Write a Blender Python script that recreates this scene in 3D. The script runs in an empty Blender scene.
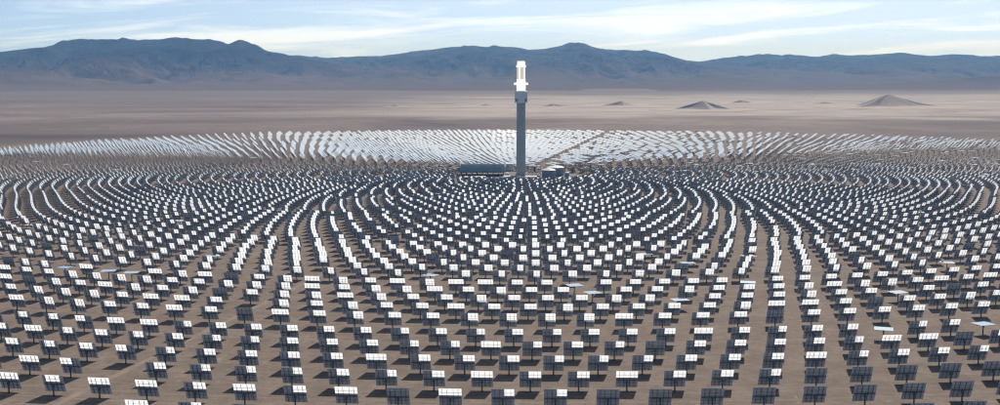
import bpy, bmesh, math, random
import numpy as np
from mathutils import Matrix, Vector, Euler

random.seed(7)
rng = np.random.default_rng(11)
scene = bpy.context.scene
col = scene.collection
R = math.radians

# ------------------------------------------------------------------ camera
F_PX, PW, PH = 1212.0, 1000.0, 405.0          # focal length in photo pixels
CAM_Z, HORIZON = 185.0, 66.0
PITCH = math.atan((PH / 2 - HORIZON) / F_PX)
cam_d = bpy.data.cameras.new('camera')
cam = bpy.data.objects.new('camera', cam_d)
col.objects.link(cam)
cam.location = (0, 0, CAM_Z)
cam.rotation_euler = (R(90) - PITCH, 0, 0)
cam_d.sensor_fit = 'HORIZONTAL'
cam_d.sensor_width = 36.0
cam_d.lens = 36.0 * F_PX / PW
cam_d.clip_start = 1.0
cam_d.clip_end = 200000.0
scene.camera = cam

# ------------------------------------------------------------------ sky, sun, exposure
SUN_EL, SUN_AZ = R(38.5), R(16)               # azimuth from +Y towards +X
sun_dir = Vector((math.cos(SUN_EL) * math.sin(SUN_AZ), math.cos(SUN_EL) * math.cos(SUN_AZ), math.sin(SUN_EL)))
world = bpy.data.worlds.new('World')
scene.world = world
world.use_nodes = True
nt = world.node_tree
nt.nodes.clear()


class NT:
    """small helper around a node tree"""
    def __init__(self, tree): self.t = tree
    def n(self, kind, **kw):
        nd = self.t.nodes.new(kind)
        for k, v in kw.items():
            if k == 'ins':
                for i, val in v.items():
                    if isinstance(val, bpy.types.NodeSocket): self.t.links.new(val, nd.inputs[i])
                    else: nd.inputs[i].default_value = val
            else: setattr(nd, k, v)
        return nd
    def math(self, op, a, b=None, c=None, clamp=False):
        nd = self.t.nodes.new('ShaderNodeMath'); nd.operation = op; nd.use_clamp = clamp
        for i, v in enumerate((a, b, c)):
            if v is None: continue
            if isinstance(v, bpy.types.NodeSocket): self.t.links.new(v, nd.inputs[i])
            else: nd.inputs[i].default_value = v
        return nd.outputs[0]
    def ramp(self, fac, stops, interp='EASE'):
        nd = self.t.nodes.new('ShaderNodeValToRGB'); self.t.links.new(fac, nd.inputs[0])
        cr = nd.color_ramp; cr.interpolation = interp
        while len(cr.elements) < len(stops): cr.elements.new(0.5)
        for e, (p, c) in zip(cr.elements, stops):
            e.position = p
            e.color = (c, c, c, 1) if isinstance(c, (int, float)) else (*c, 1)
        return nd.outputs[0]
    def mix(self, fac, a, b, blend='MIX'):
        nd = self.t.nodes.new('ShaderNodeMix'); nd.data_type = 'RGBA'; nd.blend_type = blend
        for i, v in ((0, fac), (6, a), (7, b)):
            if isinstance(v, bpy.types.NodeSocket): self.t.links.new(v, nd.inputs[i])
            else: nd.inputs[i].default_value = v if i == 0 else (*v[:3], 1)
        return nd.outputs[2]
    def noise(self, vec, scale, detail=4, rough=0.55, dist=0.0):
        nd = self.n('ShaderNodeTexNoise', ins={'Scale': scale, 'Detail': detail, 'Roughness': rough, 'Distortion': dist})
        self.t.links.new(vec, nd.inputs['Vector'])
        return nd.outputs['Fac']
    def link(self, a, b): self.t.links.new(a, b)


W = NT(nt)
sky = W.n('ShaderNodeTexSky', sky_type='NISHITA', sun_disc=False, sun_elevation=SUN_EL, sun_rotation=SUN_AZ,
          altitude=1900.0, air_density=0.4, dust_density=0.3, ozone_density=1.5)
tc = W.n('ShaderNodeTexCoord')
sx = W.n('ShaderNodeSeparateXYZ', ins={0: tc.outputs['Generated']})
az = W.math('ARCTAN2', sx.outputs[0], sx.outputs[1])
el = W.math('ARCSINE', sx.outputs[2])
# thin high cloud, stretched along the horizon
cv = W.n('ShaderNodeCombineXYZ', ins={0: W.math('MULTIPLY', az, 4.2), 1: W.math('MULTIPLY', W.math('ADD', el, W.math('MULTIPLY', az, -0.05)), 46.0), 2: 5.1}).outputs[0]
c1 = W.noise(cv, 1.0, 6, 0.6, 0.6)
cloud = W.ramp(c1, [(0.46, 0.0), (0.68, 0.9)])
SKY_TINT = (0.45, 0.50, 0.54)
# thin cloud scatters forward: brighter towards the sun
sd = W.n('ShaderNodeVectorMath', operation='DOT_PRODUCT', ins={0: tc.outputs['Generated'], 1: tuple(sun_dir)}).outputs['Value']
fwd = W.math('POWER', W.math('MAXIMUM', sd, 0.0), 3.2)
CLOUD = W.mix(fwd, (17.0, 19.4, 21.6), (32.0, 34.0, 36.0))
sky_col = W.mix(1.0, sky.outputs[0], SKY_TINT, 'MULTIPLY')
# thin cloud and dust look denser where the line of sight runs through more of them
sin_el = W.math('MAXIMUM', sx.outputs[2], 0.0)
veil = W.math('EXPONENT', W.math('MULTIPLY', sin_el, -3.3))
VEIL = W.mix(fwd, (4.6, 9.4, 16.4), (28.0, 32.0, 36.5))
sky_col = W.mix(veil, sky_col, VEIL)
# unseen ring of bright thin cloud round the sun, added to whiten far mirrors
ring = W.math('MULTIPLY', W.math('POWER', W.math('MAXIMUM', sd, 0.0), 13.0), 0.5)
sky_col = W.mix(ring, sky_col, (34.0, 35.0, 36.0))
path = W.math('EXPONENT', W.math('MULTIPLY', sin_el, -5.5))
sky_col = W.mix(W.math('MULTIPLY', cloud, path), sky_col, CLOUD)
bg = W.n('ShaderNodeBackground', ins={'Color': sky_col, 'Strength': 0.05})
wo = W.n('ShaderNodeOutputWorld', ins={0: bg.outputs[0]})

sun_l = bpy.data.lights.new('sun', 'SUN')
sun_l.energy = 5.0
sun_l.angle = R(0.53)
sun_l.color = (1.0, 0.95, 0.88)
sun = bpy.data.objects.new('sun', sun_l)
col.objects.link(sun)
sun.rotation_euler = sun_dir.to_track_quat('Z', 'Y').to_euler()
sun.location = (0, 0, 3000)

vs = scene.view_settings
vs.view_transform = 'Standard'
vs.look = 'None'
vs.exposure = 0.0
vs.gamma = 1.0
vs.use_curve_mapping = False
cy = scene.cycles
cy.max_bounces = 5
cy.diffuse_bounces = 1
cy.glossy_bounces = 3
cy.transmission_bounces = 3
cy.volume_bounces = 0
cy.transparent_max_bounces = 4
cy.caustics_reflective = False
cy.caustics_refractive = False
cy.sample_clamp_indirect = 4.0
cy.use_adaptive_sampling = False
cy.use_denoising = True
cy.filter_width = 1.2

# ------------------------------------------------------------------ helpers
def ground_point(px, py, z=0.0):
    """where the line of sight through a photo pixel meets height z (used only to find true positions)"""
    dx, dz = (px - PW / 2) / F_PX, -(py - PH / 2) / F_PX
    y = math.cos(PITCH) + dz * math.sin(PITCH)
    zz = -math.sin(PITCH) + dz * math.cos(PITCH)
    t = (z - CAM_Z) / zz
    return dx * t, y * t
def height_at(py, dist):
    """height of something seen on photo row py at forward distance dist"""
    dz = -(py - PH / 2) / F_PX
    y = math.cos(PITCH) + dz * math.sin(PITCH)
    zz = -math.sin(PITCH) + dz * math.cos(PITCH)
    return CAM_Z + zz / y * dist
def project(x, y, z):
    zc = y * math.cos(PITCH) - (z - CAM_Z) * math.sin(PITCH)
    yc = y * math.sin(PITCH) + (z - CAM_Z) * math.cos(PITCH)
    return PW / 2 + F_PX * x / zc, PH / 2 - F_PX * yc / zc

def new_mat(name):
    m = bpy.data.materials.new(name); m.use_nodes = True
    m.node_tree.nodes.clear()
    T = NT(m.node_tree)
    out = T.n('ShaderNodeOutputMaterial')
    return m, T, out
def simple(name, color, rough=0.7, metal=0.0, var=0.12, scale=0.35, spec=0.3):
    m, T, out = new_mat(name)
    g = T.n('ShaderNodeNewGeometry')
    f = T.noise(g.outputs['Position'], scale, 5, 0.6)
    lo = tuple(c * (1 - var) for c in color); hi = tuple(min(1, c * (1 + var)) for c in color)
    c = T.mix(T.ramp(f, [(0.3, 0.0), (0.7, 1.0)]), lo, hi)
    b = T.n('ShaderNodeBsdfPrincipled', ins={'Base Color': c, 'Roughness': rough, 'Metallic': metal, 'Specular IOR Level': spec})
    T.link(b.outputs[0], out.inputs[0])
    return m

def mesh_obj(name, verts, faces, mats, parent=None, matidx=None, smooth=False):
    me = bpy.data.meshes.new(name)
    me.from_pydata([tuple(v) for v in verts], [], [tuple(f) for f in faces])
    for m in (mats if isinstance(mats, (list, tuple)) else [mats]): me.materials.append(m)
    if matidx is not None: me.polygons.foreach_set('material_index', np.asarray(matidx, dtype=np.int32))
    if smooth: me.polygons.foreach_set('use_smooth', np.ones(len(me.polygons), dtype=bool))
    me.update()
    o = bpy.data.objects.new(name, me); col.objects.link(o)
    if parent: o.parent = parent
    return o
def tag(o, label=None, cat=None, group=None, kind=None):
    if label: o['label'] = label
    if cat: o['category'] = cat
    if group: o['group'] = group
    if kind: o['kind'] = kind
    return o
def empty(name, loc):
    o = bpy.data.objects.new(name, None); col.objects.link(o); o.location = loc
    o.empty_display_size = 1.0
    return o

class MB:
    """collects simple solids into one mesh"""
    def __init__(self): self.v = []; self.f = []; self.mi = []
    def add(self, v, f, mi=0):
        b = len(self.v); self.v += [tuple(p) for p in v]
        self.f += [tuple(i + b for i in q) for q in f]; self.mi += [mi] * len(f)
    def box(self, x0, x1, y0, y1, z0, z1, mi=0):
        v = [(x0,y0,z0),(x1,y0,z0),(x1,y1,z0),(x0,y1,z0),(x0,y0,z1),(x1,y0,z1),(x1,y1,z1),(x0,y1,z1)]
        self.add(v, [(0,3,2,1),(4,5,6,7),(0,1,5,4),(1,2,6,5),(2,3,7,6),(3,0,4,7)], mi)
    def bar(self, a, b, r, n=6, r2=None, mi=0):
        a, b = Vector(a), Vector(b); d = (b - a).normalized()
        u = d.orthogonal().normalized(); w = d.cross(u); r2 = r if r2 is None else r2
        v = []
        for p, rr in ((a, r), (b, r2)):
            for k in range(n):
                t = 2 * math.pi * k / n
                v.append(p + (u * math.cos(t) + w * math.sin(t)) * rr)
        f = [(k, (k + 1) % n, n + (k + 1) % n, n + k) for k in range(n)]
        f += [tuple(reversed(range(n))), tuple(range(n, 2 * n))]
        self.add(v, f, mi)
    def lathe(self, prof, n=32, mi=0, c=(0, 0)):
        v = []
        for r, z in prof:
            for k in range(n):
                t = 2 * math.pi * k / n
                v.append((c[0] + r * math.cos(t), c[1] + r * math.sin(t), z))
        f = []
        for j in range(len(prof) - 1):
            for k in range(n):
                f.append((j*n + k, j*n + (k+1) % n, (j+1)*n + (k+1) % n, (j+1)*n + k))
        f += [tuple(reversed(range(n))), tuple(range((len(prof)-1)*n, len(prof)*n))]
        self.add(v, f, mi)
    def build(self, name, mats, parent=None, smooth=False):
        return mesh_obj(name, self.v, self.f, mats, parent, self.mi, smooth)

# numpy fractal noise -------------------------------------------------
def _hash(ix, iy, s):
    h = (ix.astype(np.int64) * 374761393 + iy.astype(np.int64) * 668265263 + s * 974634777) & 0xffffffff
    h = ((h ^ (h >> 13)) * 1274126177) & 0xffffffff
    return ((h ^ (h >> 16)) & 0xffff) / 65535.0
def vnoise(x, y, s=0):
    ix, iy = np.floor(x), np.floor(y)
    fx, fy = x - ix, y - iy
    fx = fx * fx * fx * (fx * (fx * 6 - 15) + 10); fy = fy * fy * fy * (fy * (fy * 6 - 15) + 10)
    a, b = _hash(ix, iy, s), _hash(ix + 1, iy, s)
    c, d = _hash(ix, iy + 1, s), _hash(ix + 1, iy + 1, s)
    return (a * (1 - fx) + b * fx) * (1 - fy) + (c * (1 - fx) + d * fx) * fy
def fbm(x, y, oct=5, s=0, gain=0.5):
    t, a, n = 0, 1.0, 0
    for k in range(oct):
        t = t + a * vnoise(x * 2**k + 17.3 * k, y * 2**k - 9.1 * k, s + k); n += a; a *= gain
    return t / n
def ridged(x, y, oct=6, s=0, gain=0.52):
    t, a, n = 0, 1.0, 0
    for k in range(oct):
        t = t + a * (1 - np.abs(2 * vnoise(x * 2**k + 3.7 * k, y * 2**k + 5.9 * k, s + k) - 1)); n += a; a *= gain
    return t / n
def grid_obj(name, X, Y, Z, mat, smooth=True):
    ny, nx = X.shape
    v = np.stack([X, Y, Z], -1).reshape(-1, 3)
    i = np.arange(ny * nx).reshape(ny, nx)
    f = np.stack([i[:-1, :-1], i[:-1, 1:], i[1:, 1:], i[1:, :-1]], -1).reshape(-1, 4)
    me = bpy.data.meshes.new(name)
    me.vertices.add(len(v)); me.vertices.foreach_set('co', v.astype(np.float32).ravel())
    me.loops.add(f.size); me.loops.foreach_set('vertex_index', f.astype(np.int32).ravel())
    me.polygons.add(len(f))
    me.polygons.foreach_set('loop_start', np.arange(0, f.size, 4, dtype=np.int32))
    me.polygons.foreach_set('use_smooth', np.full(len(f), smooth, dtype=bool))
    me.materials.append(mat); me.update(calc_edges=True); me.validate()
    o = bpy.data.objects.new(name, me); col.objects.link(o)
    return o

TOWER = Vector((35.0, 2020.0, 0.0))
ROAD_DIR = Vector((math.sin(R(11.5)), math.cos(R(11.5)), 0))      # straight service road through the tower

# ------------------------------------------------------------------ ground
def ground_material():
    m, T, out = new_mat('desert_ground')
    g = T.n('ShaderNodeNewGeometry')
    P = g.outputs['Position']
    s = T.n('ShaderNodeSeparateXYZ', ins={0: P})
    x, y = s.outputs[0], s.outputs[1]
    # near earth: fine gravel and scrub
    fine = T.noise(P, 0.9, 6, 0.65)
    med = T.noise(P, 0.035, 5, 0.6)
    big = T.noise(P, 0.0016, 5, 0.6)
    earth = T.mix(T.ramp(med, [(0.3, 0.0), (0.72, 1.0)]), (0.180, 0.138, 0.109), (0.262, 0.204, 0.163))
    earth = T.mix(T.ramp(fine, [(0.35, 0.35), (0.68, 0.0)]), earth, (0.105, 0.078, 0.060))
    # wheel tracks that run round between the mirror rows
    dx, dy = T.math('SUBTRACT', x, TOWER.x), T.math('SUBTRACT', y, TOWER.y)
    r = T.math('SQRT', T.math('ADD', T.math('MULTIPLY', dx, dx), T.math('MULTIPLY', dy, dy)))
    rr = T.math('ADD', r, T.math('MULTIPLY', med, 5.0))
    ringv = T.n('ShaderNodeCombineXYZ', ins={0: rr, 1: 0.0, 2: 0.0}).outputs[0]
    trk = T.noise(ringv, 0.30, 4, 0.75)
    clump = T.noise(P, 0.16, 5, 0.7, 0.5)
    earth = T.mix(T.ramp(clump, [(0.36, 0.55), (0.52, 0.0)]), earth, (0.13, 0.098, 0.076))
    earth = T.mix(T.ramp(clump, [(0.58, 0.0), (0.72, 0.5)]), earth, (0.37, 0.30, 0.245))
    earth = T.mix(T.ramp(trk, [(0.55, 0.0), (0.66, 0.7)]), earth, (0.40, 0.325, 0.265))
    earth = T.mix(T.ramp(T.noise(ringv, 0.55, 2, 0.5), [(0.60, 0.0), (0.68, 0.5)]), earth, (0.125, 0.097, 0.077))
    # open desert beyond: long drifting bands
    wv = T.n('ShaderNodeCombineXYZ', ins={0: T.math('MULTIPLY', x, 0.0008), 1: T.math('MULTIPLY', y, 0.0014), 2: 0.3}).outputs[0]
    band = T.noise(wv, 1.0, 6, 0.62, 0.7)
    desert = T.ramp(band, [(0.32, (0.070, 0.052, 0.046)), (0.44, (0.145, 0.106, 0.090)), (0.55, (0.20, 0.150, 0.128)), (0.68, (0.28, 0.22, 0.19))])
    desert = T.mix(T.ramp(T.noise(P, 0.02, 6, 0.7), [(0.35, 0.4), (0.65, 0.0)]), desert, (0.085, 0.067, 0.058))
    # pale blown sand round the dunes
    sand = T.ramp(T.noise(wv, 2.3, 6, 0.65, 1.0), [(0.3, (0.20, 0.165, 0.145)), (0.5, (0.37, 0.318, 0.282)), (0.7, (0.46, 0.40, 0.358))])
    wob = T.math('MULTIPLY', T.math('SUBTRACT', T.noise(wv, 1.5, 4, 0.6), 0.5), 2600.0)
    yy = T.math('ADD', y, wob)
    mr = lambda v, a, b: T.n('ShaderNodeMapRange', interpolation_type='SMOOTHSTEP', ins={0: v, 1: a, 2: b, 3: 0.0, 4: 1.0}).outputs[0]
    sm = T.math('MULTIPLY', mr(yy, 3950.0, 4650.0), mr(yy, 9000.0, 7200.0))
    xw = T.math('ADD', x, T.math('MULTIPLY', wob, 0.5))
    sm = T.math('MULTIPLY', sm, mr(xw, -1100.0, 100.0))
    far = T.mix(T.math('MULTIPLY', sm, 0.92), desert, sand)
    far = T.mix(T.math('MULTIPLY', mr(yy, 5600.0, 8200.0), T.math('SUBTRACT', 1.0, T.math('MULTIPLY', sm, 0.8))), far, (0.140, 0.107, 0.093))
    c = T.mix(mr(r, 1380.0, 1560.0), earth, far)
    bump = T.n('ShaderNodeBump', ins={'Strength': 0.35, 'Distance': 0.3, 'Height': fine})
    b = T.n('ShaderNodeBsdfPrincipled', ins={'Base Color': c, 'Roughness': 0.95, 'Specular IOR Level': 0.1})
    T.link(bump.outputs[0], b.inputs['Normal'])
    T.link(b.outputs[0], out.inputs[0])
    return m
gx = np.linspace(-28000, 28000, 57); gy = np.linspace(-9000, 28000, 38)
GX, GY = np.meshgrid(gx, gy)
tag(grid_obj('ground', GX, GY, np.zeros_like(GX), ground_material(), False), kind='structure')

# straight dirt service road through the tower
road_m = simple('packed_dirt', (0.25, 0.194, 0.155), 0.95, 0, 0.14, 0.08, 0.1)
def strip(name, a, b, w, z, mat, seg=60):
    a, b = Vector(a), Vector(b); d = (b - a).normalized(); s = Vector((d.y, -d.x, 0)); v, f = [], []
    for k in range(seg + 1):
        p = a.lerp(b, k / seg); j = 0.5 * math.sin(k * 1.7) + 0.4 * math.sin(k * 4.1)
        for q in (p - s * (w / 2 + j), p + s * (w / 2 + j * 0.7)): v.append((q.x, q.y, z))
        if k: f.append((2*k - 2, 2*k - 1, 2*k + 1, 2*k))
    return mesh_obj(name, v, f, mat)
tag(strip('service_road', TOWER - ROAD_DIR * 1440, TOWER + ROAD_DIR * 1440, 4.6, 0.012, road_m), kind='structure')
pad = MB(); n = 72
v = [(TOWER.x, TOWER.y, 0.006)] + [(TOWER.x + (118 + 4 * math.sin(k * 2.3)) * math.cos(2*math.pi*k/n), TOWER.y + (112 + 4 * math.sin(k * 1.9)) * math.sin(2*math.pi*k/n), 0.006) for k in range(n)]
tag(mesh_obj('gravel_yard', v, [(0, 1 + k, 1 + (k + 1) % n) for k in range(n)], simple('yard_gravel', (0.22, 0.185, 0.16), 0.95, 0, 0.3, 0.12, 0.1)), kind='structure')

# ------------------------------------------------------------------ mountains
def mountain_material(name, low, high):
    m, T, out = new_mat(name)
    g = T.n('ShaderNodeNewGeometry')
    s = T.n('ShaderNodeSeparateXYZ', ins={0: g.outputs['Position']})
    v = T.n('ShaderNodeMapping', ins={'Vector': g.outputs['Position'], 'Scale': (0.0021, 0.0008, 0.004)}).outputs[0]
    f = T.noise(v, 1.0, 8, 0.65, 0.8)
    hz = T.n('ShaderNodeMapRange', ins={0: T.math('ADD', s.outputs[2], T.math('MULTIPLY', T.math('SUBTRACT', f, 0.5), T.math('MULTIPLY', T.n('ShaderNodeMapRange', ins={0: s.outputs[2], 1: 5.0, 2: 130.0}).outputs[0], 420.0))), 1: 50.0, 2: 300.0}).outputs[0]
    rock = T.mix(T.ramp(f, [(0.35, 0.0), (0.65, 1.0)]), tuple(c * 0.45 for c in high), tuple(c * 1.9 for c in high))
    c = T.mix(hz, low, rock)
    gv = T.n('ShaderNodeMapping', ins={'Vector': g.outputs['Position'], 'Scale': (0.006, 0.0022, 0.004)}).outputs[0]
    bmp = T.n('ShaderNodeBump', ins={'Strength': T.n('ShaderNodeMapRange', ins={0: s.outputs[2], 1: 15.0, 2: 190.0}).outputs[0], 'Distance': 190.0, 'Height': T.noise(gv, 1.0, 6, 0.62, 0.6)})
    b = T.n('ShaderNodeBsdfPrincipled', ins={'Base Color': c, 'Roughness': 1.0, 'Specular IOR Level': 0.0})
    T.link(bmp.outputs[0], b.inputs['Normal'])
    T.link(b.outputs[0], out.inputs[0])
    return m
def mountain_range(name, crest_px, dist, foot, mat, seed, x0, x1, wob=700, rough=2.0, res=48.0, back=5200):
    """crest_px: skyline (photo x, photo y) -> true heights at distance dist"""
    xs = np.array([(p[0] - PW / 2) / F_PX * dist for p in crest_px])
    hs = np.array([height_at(p[1], dist) for p in crest_px])
    X, Y = np.meshgrid(np.arange(x0, x1, res), np.arange(foot, dist + back, res * 1.15))
    yc = dist + wob * (fbm(X / 3800, X * 0 + 0.3, 3, seed) - 0.5) * 2
    hc = np.interp(X * dist / np.maximum(yc, 1), xs, hs) * yc / dist
    hc = np.maximum(hc, 5)
    ft = foot + 1500 * fbm(X / 2500, X * 0 + 7.1, 4, seed + 40)
    t = (Y - ft) / (yc - ft)
    front = np.clip(t, 0, 1); behind = np.clip((Y - yc) / back, 0, 1)
    rd = ridged(X / 1500 + 0.35 * fbm(Y / 900, X / 900, 3, seed + 5), Y / 3000, 6, seed + 9)
    rd2 = ridged(X / 420, Y / 700, 5, seed + 21)
    shape = 0.16 * front + 0.84 * front ** 2.3
    relief = (rd - 0.62) * 1.3 + (rd2 - 0.6) * 0.6
    relief = np.minimum(relief, (1 - front) * 0.35)
    env = np.clip(front * 1.15 - 0.12, 0, 1) * np.clip((1 - front) * 5, 0.0, 1)
    Z = hc * (shape + rough * relief * env)
    Z = np.where(Y > yc, hc * (1 - behind) ** 1.4 + hc * 0.12 * (rd - 0.6) * np.clip(behind * 8, 0, 1), Z)
    Z += hc * 0.13 * (ridged(X / 260, Y / 500, 4, seed + 77) - 0.62) * np.clip((t - 0.75) * 5, 0, 1)
    edge = np.clip(np.minimum(X - x0, x1 - X) / 3500, 0, 1)
    Z = Z * edge * edge * (3 - 2 * edge)
    Z = np.where(t <= 0, -3.0, Z) - 3.0 * (behind > 0.99)
    return tag(grid_obj(name, X, Y, Z, mat), kind='structure')
m_left = mountain_material('left_range_rock', (0.145, 0.108, 0.092), (0.027, 0.024, 0.024))
m_mid = mountain_material('far_range_rock', (0.135, 0.106, 0.094), (0.045, 0.040, 0.038))
m_hill = mountain_material('foothill_rock', (0.15, 0.12, 0.11), (0.05, 0.044, 0.042))
mountain_range('mountain_range', [(-400, 62), (-150, 56), (0, 53), (25, 49), (52, 46), (65, 41), (85, 38.5), (122, 38.3), (128, 36.8), (134, 38.4), (150, 39.2), (168, 38.3), (190, 39.2), (210, 38.3), (220, 41), (231, 45.3), (238, 41.5), (245, 39.3), (253, 42.5), (265, 50), (285, 54), (305, 58), (340, 62), (420, 68)],
               14500, 8200, m_left, 3, -12500, 700)
mountain_range('mountain_range', [(100, 60), (240, 56), (300, 55.5), (330, 57), (382, 56), (395, 53.2), (415, 51.5), (440, 49), (462, 46.6), (480, 45.3), (500, 46.3), (510, 47), (530, 49.3), (545, 48.5), (556, 47.8), (563, 45), (570, 42.8), (578, 42.6), (585, 43), (590, 46), (597, 48), (610, 50), (625, 49.2), (640, 49.4), (652, 51), (662, 54), (675, 58), (690, 61), (705, 63), (760, 66), (860, 72)],
               18500, 9300, m_mid, 31, -8800, 8200)
mountain_range('mountain_range', [(560, 68), (660, 63.5), (685, 61.5), (700, 61), (715, 59), (735, 56.2), (765, 53), (785, 54.5), (800, 55.2), (815, 56), (822, 54.6), (830, 54), (848, 55.2), (865, 55), (880, 54), (900, 53), (912, 54.6), (925, 55.2), (950, 54.2), (985, 56), (1000, 56), (1200, 58), (1500, 62)],
               20500, 9800, m_mid, 57, -3500, 16500)
mountain_range('foothills', [(740, 84), (800, 82), (850, 80.5), (890, 80), (930, 79), (970, 76.5), (1000, 75), (1100, 72), (1300, 74), (1500, 80)], 10200, 8600, m_hill, 83, 1200, 10500, wob=300, rough=0.6, res=40.0, back=1500)

# ------------------------------------------------------------------ dunes
def sand_material():
    m, T, out = new_mat('dune_sand')
    g = T.n('ShaderNodeNewGeometry')
    f = T.noise(g.outputs['Position'], 0.012, 5, 0.6)
    c = T.mix(f, (0.40, 0.335, 0.295), (0.55, 0.475, 0.42))
    b = T.n('ShaderNodeBsdfPrincipled', ins={'Base Color': c, 'Roughness': 1.0, 'Specular IOR Level': 0.0})
    T.link(b.outputs[0], out.inputs[0])
    return m
sand_m = sand_material()
def dune(px, base, top, arms, skirt, seed=0, pw=1.45):
    """a star dune: sinuous sharp ridges (bearing in degrees from +X, length / height) run down from one summit"""
    x0, y0 = ground_point(px, base)
    H = height_at(top, y0 + 40)
    ext = max(a[1] for a in arms) * H * 1.15 + 30
    g_ = np.linspace(-ext, ext, 120)
    X, Y = np.meshgrid(g_, g_)
    Z = np.full(X.shape, -3.0)
    for k, (deg, ln, face) in enumerate(arms):
        a = R(deg); L = ln * H
        sft = X * math.cos(a) + Y * math.sin(a)
        p = -X * math.sin(a) + Y * math.cos(a) + 0.07 * L * np.sin(sft / L * 4.5 + seed + k) * np.clip(sft / L, 0, 1)
        q = np.clip(1 - sft / L, 0, 1)
        crest = H * q ** pw
        side = np.abs(p) + np.where(sft < 0, -sft * 1.0, 0)
        z = crest - side * face
        Z = np.maximum(Z, z)
    rr_ = np.hypot(X, Y * 1.2) / (skirt * H)
    low = 0.13 * H * np.exp(-rr_ ** 2) * (0.6 + 0.8 * fbm(X / (1.6 * H) + seed, Y / (1.6 * H), 4, seed)) - 0.02 * H
    m_ = np.maximum(Z, low); dlt = np.abs(Z - low) / (0.16 * H)
    Z = m_ + 0.04 * H * np.exp(-dlt ** 2)
    Z += 0.03 * H * (fbm(X / (0.5 * H), Y / (0.5 * H), 4, seed + 3) - 0.5)
    Z = np.where(np.hypot(X, Y) > ext * 0.97, -3.0, np.where(Z < 0.15, -1.0, Z))
    return tag(grid_obj('sand_dune', x0 + X, y0 + 0.8 * H + Y, Z, sand_m), kind='structure')
dune(891, 107.0, 93.3, [(216, 4.4, .74), (2, 4.6, .74), (75, 4.0, .40), (150, 2.6, .45)], 3.4, 2)
dune(704, 110.0, 100.3, [(186, 3.4, .78), (-8, 3.2, .78), (100, 4.5, .4)], 5.0, 5, 0.9)
dune(622, 106.0, 100.4, [(200, 6.0, .70), (8, 3.6, .75), (95, 4.0, .4)], 5.5, 8)
dune(553, 106.5, 103.2, [(185, 5.0, .7), (-10, 5.5, .7), (90, 4.5, .4)], 6.0, 11)
dune(742, 103.0, 99.8, [(188, 6.0, .7), (0, 5.5, .7), (90, 4.5, .4)], 6.0, 14)
dune(396, 106.5, 104.0, [(205, 4.0, .7), (-25, 3.0, .7), (90, 4.5, .4)], 5.0, 17)
dune(486, 105.8, 103.6, [(185, 6.0, .42), (5, 5.0, .42), (90, 4.5, .4)], 6.0, 20)
dune(826, 104.0, 101.4, [(190, 7.0, .42), (-8, 7.0, .42), (90, 4.5, .4)], 7.0, 23)

# ------------------------------------------------------------------ tower
conc = simple('tower_concrete', (0.47, 0.48, 0.49), 0.85, 0, 0.10, 0.06)
clad = simple('grey_cladding', (0.86, 0.87, 0.88), 0.6, 0, 0.05, 0.1)
dark_steel = simple('dark_steel', (0.10, 0.105, 0.11), 0.55, 0.3, 0.2, 0.3)
white_clad = simple('white_cladding', (0.74, 0.74, 0.72), 0.6, 0, 0.06, 0.15)
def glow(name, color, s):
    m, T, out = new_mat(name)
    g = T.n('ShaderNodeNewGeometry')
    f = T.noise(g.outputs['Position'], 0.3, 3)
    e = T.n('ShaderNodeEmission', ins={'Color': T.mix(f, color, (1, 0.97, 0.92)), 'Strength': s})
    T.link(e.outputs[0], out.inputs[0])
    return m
beam_glow = glow('beam_glow_receiver_shield', (1.0, 0.97, 0.93), 1.15)  # emission stands in for the mirrors' concentrated light falling on the receiver
beam_glow_tube = glow('beam_glow_receiver_tubes', (0.90, 0.78, 0.66), 0.62)
tw = empty('solar_tower', TOWER)
tag(tw, 'tall grey concrete tower with a glowing white receiver on top', 'tower')
m = MB()
prof = []
for k in range(34):                                    # climbing-form lifts with recessed joints
    z = 3.9 * k; r = 8.0 - 0.8 * z / 128
    prof += [(r, z), (r, z + 3.7), (r - 0.12, z + 3.72), (r - 0.12, z + 3.88)]
m.lathe(prof, 40); m.build('shaft', conc, tw)
m = MB(); m.lathe([(9.6, 0), (9.6, 6.0), (8.4, 6.4)], 40); m.build('plinth', conc, tw)
m = MB(); m.box(-1.6, 1.6, -9.9, -9.5, 0.2, 3.6); m.build('door', dark_steel, tw)
zt = [height_at(p, TOWER.y) for p in (102.5, 91, 90, 84.8, 82.3, 79, 67, 65.5, 61)]
m = MB(); m.lathe([(7.3, zt[0] - 0.9), (11.6, zt[0]), (11.6, zt[0] + 8.8), (11.45, zt[0] + 8.9), (11.45, zt[0] + 9.3), (11.6, zt[0] + 9.4), (11.6, zt[1]), (9.0, zt[1] + 0.4)], 8)
hd = m.build('head_house', clad, tw); hd.rotation_euler.z = R(22.5)
for k in range(4):
    m = MB(); m.box(-2.2, 2.2, -10.95, -10.68, zt[0] + 2, zt[0] + 6.5); q = m.build('louvre', dark_steel, hd); q.rotation_euler.z = R(22.5 + 90 * k)
m = MB(); m.lathe([(7.0, zt[1] + 0.4), (7.6, zt[2] + 1), (7.6, zt[3])], 32); m.build('lower_heat_shield', beam_glow, tw)
m = MB(); m.lathe([(12.2, zt[3]), (12.2, zt[3] + 1.2), (11.8, zt[3] + 1.4), (11.8, zt[4] - 0.6), (8.0, zt[4])], 24); m.build('service_platform', beam_glow, tw)
m = MB(); m.lathe([(7.4, zt[4]), (7.4, zt[5])], 32); m.build('middle_heat_shield', beam_glow, tw)
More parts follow.
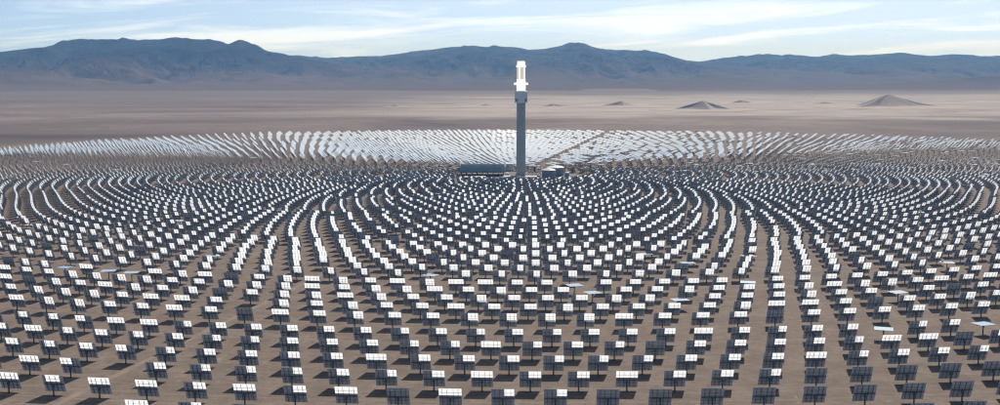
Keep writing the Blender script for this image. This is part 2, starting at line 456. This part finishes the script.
for k in range(14):                                    # the receiver's tube panels
    a0, a1 = 2*math.pi*k/14 + 0.02, 2*math.pi*(k + 1)/14 - 0.02
    m = MB(); nt_ = 8
    vv, ff = [], []
    for i in range(nt_ + 1):
        a = a0 + (a1 - a0) * i / nt_; rr = 7.0 + (0.14 if i % 2 else 0.0)
        vv += [(rr*math.cos(a), rr*math.sin(a), zt[5]), (rr*math.cos(a), rr*math.sin(a), zt[6]), ((rr-.5)*math.cos(a), (rr-.5)*math.sin(a), zt[5]), ((rr-.5)*math.cos(a), (rr-.5)*math.sin(a), zt[6])]
        if i: b = 4*(i-1); ff += [(b, b+4, b+5, b+1), (b+2, b+3, b+7, b+6)]
    m.add(vv, ff); m.build('receiver_panel', beam_glow_tube if k % 3 else beam_glow, tw)
m = MB(); m.lathe([(6.4, zt[5]), (6.4, zt[6])], 24); m.build('receiver_core', beam_glow, tw)
m = MB(); m.lathe([(8.3, zt[6]), (8.4, zt[7]), (6.6, zt[7] + 0.8), (6.5, zt[8] - 0.6), (5.8, zt[8])], 32); m.build('upper_heat_shield', beam_glow, tw)

# ------------------------------------------------------------------ plant at the tower's foot
blue_grey = simple('blue_grey_cladding', (0.27, 0.36, 0.44), 0.6, 0, 0.08, 0.1)
roof_m = simple('pale_roof_sheet', (0.50, 0.48, 0.45), 0.6, 0, 0.1, 0.1)
def at(px, py): return ground_point(px, py)
# air-cooled condenser: a long clad box carried on columns
x0, y0 = at(460, 176.0); x1, _ = at(504.5, 176.0)
ac = empty('air_cooled_condenser', ((x0 + x1) / 2, y0 + 22, 0))
tag(ac, 'long blue grey air cooled condenser on columns beside the tower', 'condenser')
hw = (x1 - x0) / 2
for i in range(8):
    xa = -hw + 2 * hw * i / 8; xb = -hw + 2 * hw * (i + 1) / 8
    for ys in (-1, 1):
        m = MB(); ya = 21.5 * ys
        m.box(xa + 0.12, xb - 0.12, min(ya, ya + 0.4 * ys), max(ya, ya + 0.4 * ys), 6.0, 17.0); m.build('wind_wall_panel', blue_grey, ac)
for xs in (-1, 1):
    m = MB(); m.box(min(xs*hw, xs*(hw+.4)), max(xs*hw, xs*(hw+.4)), -21.5, 21.5, 6.0, 17.0); m.build('end_wall', blue_grey, ac)
m = MB(); m.box(-hw + .05, hw - .05, -21.4, 21.4, 5.2, 6.2); m.build('fan_deck', dark_steel, ac)
for i in range(9):
    for ys in (-20, 0, 20):
        m = MB(); xx = -hw + 1.5 + (2*hw - 3) * i / 8; m.bar((xx, ys, 0), (xx, ys, 5.25), 0.55, 8); m.build('column', dark_steel, ac)
for i in range(4):
    xa = -hw + 2*hw*(i + .08)/4; xb = -hw + 2*hw*(i + .92)/4; xm = (xa + xb)/2
    m = MB(); vv = [(xa, -20, 12), (xb, -20, 12), (xm, -20, 16.2), (xa, 20, 12), (xb, 20, 12), (xm, 20, 16.2)]
    m.add(vv, [(0,1,2), (3,5,4), (0,2,5,3), (1,4,5,2), (0,3,4,1)]); m.build('finned_tube_bay', dark_steel, ac)
for i in range(2):
    m = MB(); m.bar((-hw + 1 + i*0, -8 + 16*i, 17.0), (hw - 1, -8 + 16*i, 17.0), 0.9, 10); m.build('steam_duct', blue_grey, ac)

def tank(px, py, rad, h, label):
    x, y = at(px, py); t = empty('storage_tank', (x, y + rad, 0)); tag(t, label, 'tank')
    m = MB(); prof = []
    for k in range(5): prof += [(rad, h*k/5 + .05), (rad, h*(k+1)/5 - .05), (rad - .06, h*(k+1)/5 - .04), (rad - .06, h*(k+1)/5 + .04)]
    m.lathe(prof[:-2], 48); m.build('shell', simple('tank_shell', (0.20, 0.25, 0.30), 0.5, 0, 0.1, 0.1), t)
    m = MB(); m.lathe([(rad + .25, h), (rad + .25, h + .3), (rad * .6, h + 2.4), (rad * .2, h + 3.2), (.5, h + 3.3)], 48); m.build('roof', white_clad, t)
    for k in range(8):
        a = 2*math.pi*k/8
        m = MB(); m.bar((rad*.5*math.cos(a), rad*.5*math.sin(a), h + 2.5), (rad*.5*math.cos(a), rad*.5*math.sin(a), h + 3.6), .4, 8); m.build('roof_vent', clad, t)
    m = MB()
    for k in range(14): m.box(rad + .05, rad + .9, -1.2 + .0, -1.05, h*k/14, h*k/14 + .12)
    m.bar((rad + .8, -1.1, 0), (rad + .8, -1.1, h), .06, 5); m.build('ladder', dark_steel, t)
    return t
tank(549, 178.5, 11.5, 13, 'smaller cylindrical salt tank with white roof standing in front')
tank(556, 176.0, 14.5, 13.5, 'larger white roofed salt tank partly hidden behind the front tank')

# steam generator frame: open steel with vessels
x, y = at(534.5, 176.0)
sg = empty('steam_generator_frame', (x, y + 10, 0)); tag(sg, 'dark open steel frame holding process vessels between tower and tanks', 'steel frame')
for ix in range(4):
    for iy in range(3):
        m = MB(); m.bar((-10 + 6.6*ix, -8 + 8*iy, 0), (-10 + 6.6*ix, -8 + 8*iy, 20 - 3*(ix % 2)), .35, 6); m.build('column', dark_steel, sg)
for lv in (6, 11.5, 16.5):
    m = MB(); m.box(-10.3, 10.1, -8.3, 8.3, lv, lv + .5); m.build('deck', dark_steel, sg)
for ix in range(3):
    m = MB(); m.lathe([(0.4, 6.5), (1.9, 7.3), (1.9, 10.4 + 4*(ix % 2)), (0.4, 11.2 + 4*(ix % 2))], 16, c=(-6.5 + 6.6*ix, -4)); m.build('vessel', clad if ix != 1 else dark_steel, sg)
for ix in range(3):
    m = MB(); a, b = -10 + 6.6*ix, -3.4 + 6.6*ix; m.bar((a, -8.4, .2), (b, -8.4, 6), .2, 5); m.bar((b, -8.4, .2), (a, -8.4, 6), .2, 5); m.build('brace', dark_steel, sg)

def shed(px, py, w, d, h, label, wall, roof, rise=1.6, name='plant_building'):
    x, y = at(px, py); s = empty(name, (x, y + d/2, 0)); tag(s, label, 'building')
    m = MB(); m.box(-w/2, w/2, -d/2, d/2, 0, h); m.build('wall', wall, s)
    m = MB(); e = .5
    vv = [(-w/2-e, -d/2-e, h+.02), (w/2+e, -d/2-e, h+.02), (w/2+e, d/2+e, h+.02), (-w/2-e, d/2+e, h+.02), (-w/2-e, 0, h+rise), (w/2+e, 0, h+rise)]
    m.add(vv, [(0,3,2,1), (0,1,5,4), (2,3,4,5), (0,4,3), (1,2,5)]); m.build('roof', roof, s)
    k = max(2, int(w / 6))
    for i in range(k):
        xx = -w/2 + w*(i + .5)/k
        m = MB()
        if i == k // 2: m.box(xx - 1.4, xx + 1.4, -d/2 - .12, -d/2 - .003, .05, min(3.6, h*.8)); m.build('roller_door', clad, s)
        else: m.box(xx - .9, xx + .9, -d/2 - .08, -d/2 - .003, h*.5, h*.78); m.build('window', dark_steel, s)
    return s
shed(512, 179.4, 27, 16, 4.2, 'low shed with a pale roof left of the tower foot', blue_grey, roof_m)
shed(531.5, 179.3, 20, 15, 4.0, 'low shed with a pale roof right of the tower foot', blue_grey, roof_m)
shed(475, 179.2, 34, 12, 3.2, 'long low warehouse with a pale roof in front of the condenser', simple('tan_wall', (0.30, 0.25, 0.21)), roof_m)
shed(509.5, 171.0, 12, 12, 13, 'narrow white plant house standing behind the tower', white_clad, white_clad)
shed(500, 182.2, 30, 11, 3.6, 'dark blue shed with a low roof nearest the first mirrors', blue_grey, blue_grey)

x, y = at(519, 180.2)
pr = empty('pipe_rack', (x, y, 0)); tag(pr, 'low steel pipe rack running in front of the tower', 'pipe rack')
for i in range(9):
    m = MB(); m.box(-32 + 8*i - .2, -32 + 8*i + .2, -2.2, -1.8, 0, 5.2); m.box(-32 + 8*i - .2, -32 + 8*i + .2, 1.8, 2.2, 0, 5.2); m.box(-32 + 8*i - .2, -32 + 8*i + .2, -1.79, 1.79, 4.6, 5.0); m.build('trestle', dark_steel, pr)
for i in range(4):
    m = MB(); m.bar((-33, -1.35 + .9*i, 5.3 + .05*i), (33, -1.35 + .9*i, 5.3 + .05*i), .28, 8); m.build('pipe', clad if i % 2 else roof_m, pr)
for n_, (px_, py_, r_, h_, lab_) in enumerate([(507, 177.5, 3.2, 7.5, 'small upright white water tank beside the condenser end'), (538.5, 179.2, 2.6, 6.0, 'short dark drum between the pale sheds and front salt tank'), (567, 176.5, 4.0, 6.5, 'small white roofed tank right of the salt tanks')]):
    x, y = at(px_, py_); t_ = empty('small_tank', (x, y, 0)); tag(t_, lab_, 'tank')
    m = MB(); m.lathe([(r_, 0), (r_, h_)], 24); m.build('shell', (white_clad, dark_steel, blue_grey)[n_], t_)
    m = MB(); m.lathe([(r_ + .15, h_), (r_ * .5, h_ + .9), (.2, h_ + 1.1)], 24); m.build('roof', (white_clad, dark_steel, white_clad)[n_], t_)
for n_, (px_, py_, lab_) in enumerate([(543, 181.0, 'grey transformer with finned sides in front of the salt tanks'), (494, 180.0, 'grey transformer with finned sides near the long warehouse')]):
    x, y = at(px_, py_); t_ = empty('transformer', (x, y, 0)); tag(t_, lab_, 'transformer')
    m = MB(); m.box(-3, 3, -1.6, 1.6, .4, 4.2); m.build('case', clad, t_)
    m = MB(); m.box(-3.4, 3.4, -2, 2, 0, .39); m.build('plinth', conc, t_)
    for k in range(8):
        m = MB(); m.box(-2.7 + .75*k, -2.6 + .75*k, -2.4, -1.61, .8, 3.6); m.build('cooling_fin', dark_steel, t_)
    for k in range(3):
        m = MB(); m.lathe([(.22, 4.2), (.3, 4.5), (.2, 4.8), (.28, 5.1), (.12, 5.6)], 10, c=(-1.8 + 1.8*k, 0)); m.build('bushing', white_clad, t_)

# ------------------------------------------------------------------ heliostats
def mirror_material():
    m, T, out = new_mat('mirror_glass')
    g = T.n('ShaderNodeNewGeometry')
    f = T.noise(g.outputs['Position'], 0.05, 3)
    b = T.n('ShaderNodeBsdfPrincipled', ins={'Base Color': T.mix(f, (0.84, 0.86, 0.87), (0.90, 0.91, 0.91)), 'Metallic': 1.0, 'Roughness': 0.02})
    d = T.n('ShaderNodeBsdfDiffuse', ins={'Color': (0.55, 0.50, 0.45, 1)})
    x = T.n('ShaderNodeMixShader', ins={0: 0.06, 1: b.outputs[0], 2: d.outputs[0]})
    T.link(x.outputs[0], out.inputs[0])
    return m
def beam_patch_material():
    """pale translucent facets standing in for sunlight thrown on the backs by other mirrors"""
    m, T, out = new_mat('reflected_sun_patch')
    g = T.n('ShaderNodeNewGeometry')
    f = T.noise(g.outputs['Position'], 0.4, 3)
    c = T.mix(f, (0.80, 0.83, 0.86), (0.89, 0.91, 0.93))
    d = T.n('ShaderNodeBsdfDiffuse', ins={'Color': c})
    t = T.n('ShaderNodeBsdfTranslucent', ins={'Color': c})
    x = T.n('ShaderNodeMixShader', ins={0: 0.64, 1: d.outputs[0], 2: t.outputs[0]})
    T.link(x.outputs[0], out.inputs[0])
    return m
mir = mirror_material()
beam_patch = beam_patch_material()
backm = simple('facet_back_paint', (0.54, 0.585, 0.64), 0.6, 0, 0.14, 0.3, 0.3)
steel = simple('galvanised_steel', (0.085, 0.092, 0.10), 0.5, 0.4, 0.15, 0.6)
MATS = [mir, backm, beam_patch, steel]
PWD, PHT, NC, NR, CH = 12.4, 11.4, 7, 5, 6.6
cw, rh, gap, th = PWD / NC, PHT / NR, 0.022, 0.06

def facets_mesh(pale):
    """35 facets; those in pale (col,row) are translucent sheets that imitate a patch of reflected sunlight"""
    mb, pb = MB(), MB()
    for c in range(NC):
        for r_ in range(NR):
            xa, xb = -PWD/2 + c*cw + gap, -PWD/2 + (c+1)*cw - gap
            za, zb = -PHT/2 + r_*rh + gap, -PHT/2 + (r_+1)*rh - gap
            if (c, r_) in pale:
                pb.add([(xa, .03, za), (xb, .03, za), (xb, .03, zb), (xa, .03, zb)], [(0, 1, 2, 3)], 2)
            else:
                v = [(xa,0,za),(xb,0,za),(xb,th,za),(xa,th,za),(xa,0,zb),(xb,0,zb),(xb,th,zb),(xa,th,zb)]
                b = len(mb.v)
                mb.add(v, [(0,3,2,1),(4,5,6,7),(0,1,5,4),(1,2,6,5),(3,0,4,7)], 1)
                mb.add([v[2], v[3], v[7], v[6]], [(0,1,2,3)], 0)
    return mb, pb
def frame_mb(full):
    """back structure in the panel's frame: torque tube, ribs and purlins"""
    tube, truss = MB(), MB()
    tube.bar((-PWD/2 + .3, -0.62, 0), (PWD/2 - .3, -0.62, 0), 0.24, 8 if full else 5, mi=3)
    for i, xr in enumerate((-4.3, -1.72, 1.72, 4.3)):
        truss.box(xr - .07, xr + .07, -.42, -.02, -PHT/2 + .4, PHT/2 - .4, 3)
    if full:
        for zz in (-3.0, -1.0, 1.0, 3.0): truss.box(-PWD/2 + .2, PWD/2 - .2, -.13, -.025, zz - .05, zz + .05, 3)
    return tube, truss
def pedestal_mb(full):
    p = MB()
    if full: p.lathe([(.62, -.05), (.62, .35), (.44, .40), (.40, 4.8), (.5, 4.9), (.5, 5.15)], 12, 3)
    else: p.bar((0, 0, -.05), (0, 0, 6.1), .42, 5, mi=3)
    return p
def drive_mb():
    d = MB(); d.box(-.55, .55, -.55, .45, 5.1, 6.2, 3); d.lathe([(.5, 6.2), (.5, 6.65), (.3, 6.85)], 10, 3); return d

# where they stand: staggered rings round the tower, in zones
def R_out(th):
    """outer edge of the field by bearing from the tower (0 = +Y, positive towards +X)"""
    a = np.degrees(th)
    return np.interp(a, [-180, -120, -62, -31, 0, 11, 41, 53, 120, 180], [1440, 1330, 1262, 1386, 1368, 1356, 1443, 1470, 1470, 1440])
def dr_of(r): return np.interp(r, [130, 350, 500, 700, 850, 1050, 1300, 1500], [14.5, 16.0, 17.8, 22.5, 26.3, 33.0, 38.0, 40])
ZONES = [(128, 172, 44), (182, 240, 58), (252, 340, 74), (352, 455, 100), (468, 610, 130), (624, 815, 176), (834, 1030, 212), (1046, 1215, 272), (1232, 1520, 306), (1520, 2100, 350)]
sites = []
road_b = math.atan2(ROAD_DIR.x, ROAD_DIR.y)
for (ra, rb, N) in ZONES:
    rho, k = float(ra), 0
    while rho < rb:
        off = (k % 2) * 0.5
        for i in range(N):
            t = road_b + 2 * math.pi * (i + 0.25 + off) / N + 0.0008 * k
            t = (t + math.pi) % (2 * math.pi) - math.pi
            q = max(0.0, min(1.0, (math.degrees(math.pi - abs(t)) - 25) / 40)); q = q * q * (3 - 2 * q) * (1 - max(0.0, min(1.0, (math.degrees(math.pi - abs(t)) - 118) / 34)))
            r = rho if rho < 560 else 560 + (rho - 560) * (1 - 0.36 * q)
            if r > R_out(t): continue
            lat = abs(r * math.sin(t - road_b))
            if lat < (7.5 if abs(t - road_b) < 1.5 else 4.5): continue
            x, y = TOWER.x + r * math.sin(t), TOWER.y + r * math.cos(t)
            if y < 420: continue
            sites.append((x, y, r, t, k, i))
        rho += float(dr_of(rho)); k += 1
sites = np.array(sites)
# drop what stands under the plant buildings or far outside the view
def inside_plant(x, y):
    return (-110 < x - TOWER.x < 85) and (-100 < y - TOWER.y < 95)
keep = np.array([not inside_plant(a, b) for a, b in sites[:, :2]])
sites = sites[keep]
pxy = np.array([project(a, b, 6) for a, b in sites[:, :2]])
vis = (pxy[:, 0] > -140) & (pxy[:, 0] < 1140) & (pxy[:, 1] < 455)
sites, pxy = sites[vis], pxy[vis]
NS = len(sites)
print('heliostats', NS)

# which are parked face-up (seen in the photograph), plus a scatter of others
flat = np.zeros(NS, bool)
for p in [(899, 296), (898, 331), (974, 326), (588, 301), (586, 286), (754, 280), (683, 298), (104, 271), (128, 273), (61, 268), (430, 275), (768, 231), (757, 261), (209, 250), (922, 216), (985, 175), (20, 219), (28, 227), (578, 162), (593, 164), (605, 165), (690, 268), (946, 262), (640, 252)]:
    d = np.hypot(pxy[:, 0] - p[0], (pxy[:, 1] - p[1])); d[flat] = 1e9; flat[np.argmin(d)] = True
flat |= (rng.random(NS) < 0.008) & (sites[:, 1] > 1150)
flat |= (rng.random(NS) < 0.05) & (sites[:, 3] > 0.9) & (sites[:, 3] < 1.65)

s_v = np.array(sun_dir)
bx = TOWER.x - sites[:, 0]; by = TOWER.y - sites[:, 1]; bz = 150.0 - CH
off = R(9.0) * np.clip((np.degrees(np.pi - np.abs(sites[:, 3])) - 100) / -60, 0, 1)       # beams on the near side stand by to the tower's left
bx, by = bx * np.cos(off) - by * np.sin(off), bx * np.sin(off) + by * np.cos(off)
beam = np.stack([bx, by, np.full(NS, bz)], 1); beam /= np.linalg.norm(beam, axis=1, keepdims=True)
nrm = beam + s_v
nrm += rng.normal(0, 0.006, nrm.shape)
nrm /= np.linalg.norm(nrm, axis=1, keepdims=True)
idle = (sites[:, 3] > road_b) & (sites[:, 3] < road_b + 0.95) & (sites[:, 2] > 150)
k_ = np.clip((sites[:, 3] - road_b) / 0.35, 0, 1) * np.clip((road_b + 0.95 - sites[:, 3]) / 0.25, 0, 1)
turned = idle & (rng.random(NS) < 0.10 + 0.14 * k_)                    # idle sector: many lie near stow, off the receiver
a_ = np.radians(1 + 13 * rng.random(NS))
nrm[turned] = np.stack([0.1 * np.sin(a_), np.sin(a_), np.cos(a_)], 1)[turned]
nrm[flat] = np.array([0.0, 0.004, 1.0]) + rng.normal(0, 0.01, (flat.sum(), 3)) * np.array([1, 1, 0])
nrm /= np.linalg.norm(nrm, axis=1, keepdims=True)
xa_ = np.cross(nrm, [0, 0, 1.0])
xa_[flat] = np.stack([np.cos(rng.normal(0, .3, flat.sum())), np.sin(rng.normal(0, .3, flat.sum())), np.zeros(flat.sum())], 1)
xa_ -= nrm * np.sum(xa_ * nrm, 1, keepdims=True)
xa_ /= np.linalg.norm(xa_, axis=1, keepdims=True)
up_ = np.cross(xa_, nrm)
ctr = np.stack([sites[:, 0], sites[:, 1], np.full(NS, CH)], 1) + nrm * 0.95
to_cam = np.array([0, 0, CAM_Z]) - ctr
sees_back = np.sum(to_cam * nrm, 1) < 0
dist = np.linalg.norm(to_cam, axis=1)

# which facets of each heliostat carry the painted patch of reflected sunlight
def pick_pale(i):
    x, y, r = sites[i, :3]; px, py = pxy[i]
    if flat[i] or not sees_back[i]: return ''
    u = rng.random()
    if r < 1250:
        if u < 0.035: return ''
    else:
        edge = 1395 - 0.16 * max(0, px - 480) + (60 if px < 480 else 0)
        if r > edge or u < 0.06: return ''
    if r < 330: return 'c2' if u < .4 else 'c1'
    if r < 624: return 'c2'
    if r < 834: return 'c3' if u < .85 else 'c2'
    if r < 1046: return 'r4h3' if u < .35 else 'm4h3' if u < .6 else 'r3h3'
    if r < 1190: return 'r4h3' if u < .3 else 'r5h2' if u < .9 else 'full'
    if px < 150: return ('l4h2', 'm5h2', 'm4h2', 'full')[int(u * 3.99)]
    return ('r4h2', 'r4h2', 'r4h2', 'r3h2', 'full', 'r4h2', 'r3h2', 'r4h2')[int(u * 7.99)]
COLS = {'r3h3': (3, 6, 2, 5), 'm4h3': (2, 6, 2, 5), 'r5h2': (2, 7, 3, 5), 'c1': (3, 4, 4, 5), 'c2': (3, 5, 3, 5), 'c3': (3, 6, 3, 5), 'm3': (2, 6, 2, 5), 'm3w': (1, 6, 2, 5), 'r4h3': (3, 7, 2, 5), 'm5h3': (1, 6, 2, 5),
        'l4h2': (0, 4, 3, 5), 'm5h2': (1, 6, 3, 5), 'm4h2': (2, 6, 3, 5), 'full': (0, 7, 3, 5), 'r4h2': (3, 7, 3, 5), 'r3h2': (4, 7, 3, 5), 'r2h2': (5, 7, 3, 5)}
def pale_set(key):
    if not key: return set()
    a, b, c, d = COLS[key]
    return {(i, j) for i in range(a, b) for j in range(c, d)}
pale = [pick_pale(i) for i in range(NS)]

in_view = (pxy[:, 0] > 2) & (pxy[:, 0] < 998) & (pxy[:, 1] < 402)
order = np.argsort(np.where(in_view, dist, 1e9))
single = order[:300]
is_single = np.zeros(NS, bool); is_single[single] = True

NUM = {1: 'one', 2: 'two', 3: 'three', 4: 'four', 5: 'five', 7: 'seven'}
def describe(i):
    near_road = abs(sites[i, 2] * math.sin(sites[i, 3] - road_b)) < 22
    tail = ' beside service road' if near_road else ''
    if flat[i]: return 'heliostat parked face up, its mirror lying flat like a table' + tail, 'heliostats parked flat' + tail
    if not pale[i]: return 'heliostat showing only its dark grid back, without painted sunlight' + tail, 'heliostats with plain dark backs' + tail
    if pale[i] == 'full': return 'heliostat with a painted sunlight band across its whole top edge' + tail, 'heliostats bright along the whole top' + tail
    a, b, c, d = COLS[pale[i]]
    where = 'upper right corner' if b == NC else 'upper left corner' if a == 0 else 'upper middle'
    return (f'heliostat with painted sunlight {NUM[b - a]} wide, {NUM[d - c]} high at its {where}{tail}',
            f'heliostats bright at the {where}, {NUM[b - a]} by {NUM[d - c]}{tail}')
cache = {}
fr_tube, fr_truss = frame_mb(True)
ped, drv = pedestal_mb(True), drive_mb()
def shared(key, mb):
    if key not in cache:
        me = bpy.data.meshes.new(key)
        me.from_pydata(mb.v, [], mb.f)
        for mm in MATS: me.materials.append(mm)
        me.polygons.foreach_set('material_index', np.asarray(mb.mi, dtype=np.int32)); me.update()
        cache[key] = me
    return cache[key]
def child(name, me, parent, mat=None):
    o = bpy.data.objects.new(name, me); o.parent = parent
    if mat is not None: o.matrix_local = mat
    col.objects.link(o); return o
for i in single:
    h = empty('heliostat', (sites[i, 0], sites[i, 1], 0))
    lab, grp = describe(i)
    tag(h, lab, 'heliostat', grp)
    M = Matrix(((xa_[i, 0], nrm[i, 0], up_[i, 0], ctr[i, 0] - sites[i, 0]),
                (xa_[i, 1], nrm[i, 1], up_[i, 1], ctr[i, 1] - sites[i, 1]),
                (xa_[i, 2], nrm[i, 2], up_[i, 2], ctr[i, 2]), (0, 0, 0, 1)))
    yaw = math.atan2(xa_[i, 1], xa_[i, 0])
    child('pedestal', shared('pedestal', ped), h)
    child('drive_unit', shared('drive_unit', drv), h, Matrix.Rotation(yaw, 4, 'Z'))
    child('torque_tube', shared('torque_tube', fr_tube), h, M)
    child('truss', shared('truss', fr_truss), h, M)
    if ('f', pale[i]) not in cache:
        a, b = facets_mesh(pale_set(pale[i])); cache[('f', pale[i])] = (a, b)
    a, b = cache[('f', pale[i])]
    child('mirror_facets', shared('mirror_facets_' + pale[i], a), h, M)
    if b.v: child('sun_patch_facets', shared('sun_patch_facets_' + pale[i], b), h, M)

# every heliostat beyond those, as one mass
def tri_arrays(mb):
    f = []; mi = []
    for q, k in zip(mb.f, mb.mi):
        for j in range(1, len(q) - 1): f.append((q[0], q[j], q[j + 1])); mi.append(k)
    return np.array(mb.v, float).reshape(-1, 3), np.array(f, int).reshape(-1, 3), np.array(mi, int)
def slab_mb(key):
    """distant panel: one thin slab with its block of imitated reflected sunlight"""
    p = pale_set(key); mb = MB()
    if not p:
        rects = [(-PWD/2, PWD/2, -PHT/2, PHT/2)]
    else:
        a, b, c, d = COLS[key]; X0, X1, Z0, Z1 = -PWD/2 + a*cw, -PWD/2 + b*cw, -PHT/2 + c*rh, -PHT/2 + d*rh
        rects = [(-PWD/2, PWD/2, -PHT/2, Z0)]
        if X0 > -PWD/2 + .1: rects.append((-PWD/2, X0, Z0, PHT/2))
        if X1 < PWD/2 - .1: rects.append((X1, PWD/2, Z0, PHT/2))
        for i, j in p:
            xa, xb, za, zb = -PWD/2 + i*cw + gap, -PWD/2 + (i+1)*cw - gap, -PHT/2 + j*rh + gap, -PHT/2 + (j+1)*rh - gap
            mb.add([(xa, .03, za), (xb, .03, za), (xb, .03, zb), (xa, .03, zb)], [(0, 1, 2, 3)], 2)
    for (xa, xb, za, zb) in rects:
        v = [(xa,0,za),(xb,0,za),(xb,th,za),(xa,th,za),(xa,0,zb),(xb,0,zb),(xb,th,zb),(xa,th,zb)]
        mb.add(v, [(0,3,2,1),(4,5,6,7),(0,1,5,4),(1,2,6,5),(3,0,4,7)], 1)
        mb.add([v[2], v[3], v[7], v[6]], [(0,1,2,3)], 0)
    return mb
V, Fc, MI = [], [], []
base = 0
def emit(idx, mb, panel):
    global base
    v, f, mi = tri_arrays(mb)
    n = len(idx)
    if n == 0: return
    if panel:
        P = ctr[idx][:, None, :] + v[None, :, 0:1] * xa_[idx][:, None, :] + v[None, :, 1:2] * nrm[idx][:, None, :] + v[None, :, 2:3] * up_[idx][:, None, :]
    else:
        P = v[None] + np.stack([sites[idx, 0], sites[idx, 1], np.zeros(n)], 1)[:, None, :]
    V.append(P.reshape(-1, 3))
    Fc.append((f[None] + (base + np.arange(n) * len(v))[:, None, None]).reshape(-1, 3))
    MI.append(np.tile(mi, n)); base += n * len(v)
rest = np.where(~is_single)[0]
near = rest[np.argsort(dist[rest])[:2200]]
nearset = np.zeros(NS, bool); nearset[near] = True
t2, r2 = frame_mb(False)
keys = sorted(set(pale))
for key in keys:
    idx = np.array([i for i in near if pale[i] == key], int)
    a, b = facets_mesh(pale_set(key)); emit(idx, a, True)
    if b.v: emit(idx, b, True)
    idx = np.array([i for i in rest if pale[i] == key and not nearset[i]], int)
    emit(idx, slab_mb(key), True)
emit(near, t2, True); emit(near, r2, True)
emit(rest[~nearset[rest]], t2, True)
emit(rest, pedestal_mb(False), False)
V = np.concatenate(V); Fc = np.concatenate(Fc); MI = np.concatenate(MI)
me = bpy.data.meshes.new('heliostat_field')
me.vertices.add(len(V)); me.vertices.foreach_set('co', V.astype(np.float32).ravel())
me.loops.add(Fc.size); me.loops.foreach_set('vertex_index', Fc.astype(np.int32).ravel())
me.polygons.add(len(Fc)); me.polygons.foreach_set('loop_start', np.arange(0, Fc.size, 3, dtype=np.int32))
me.polygons.foreach_set('material_index', MI.astype(np.int32))
for mm in MATS: me.materials.append(mm)
me.update(calc_edges=True)
fo = bpy.data.objects.new('heliostat_field', me); col.objects.link(fo)
tag(fo, 'thousands of further heliostats in rings all round the tower', 'heliostats', kind='stuff')
print('field triangles', len(Fc))

# ------------------------------------------------------------------ haze
m, T, out = new_mat('valley_haze')
pv = T.n('ShaderNodeVolumePrincipled', ins={'Color': (0.24, 0.52, 1.0, 1), 'Absorption Color': (1, 1, 1, 1), 'Density': 3.8e-5, 'Anisotropy': 0.1})
T.link(pv.outputs[0], out.inputs['Volume'])
ZTOP = max(float(np.max(np.array([v.co.z for v in o.data.vertices]))) for o in bpy.data.objects if o.name.startswith('mountain')) + 40
print('haze top', ZTOP)
hb = MB(); hb.box(-29000, 29000, -10000, 29000, -12, ZTOP)
hz = hb.build('haze', m); tag(hz, kind='stuff')
tag(hz, 'thin blue haze filling the desert valley', 'haze')
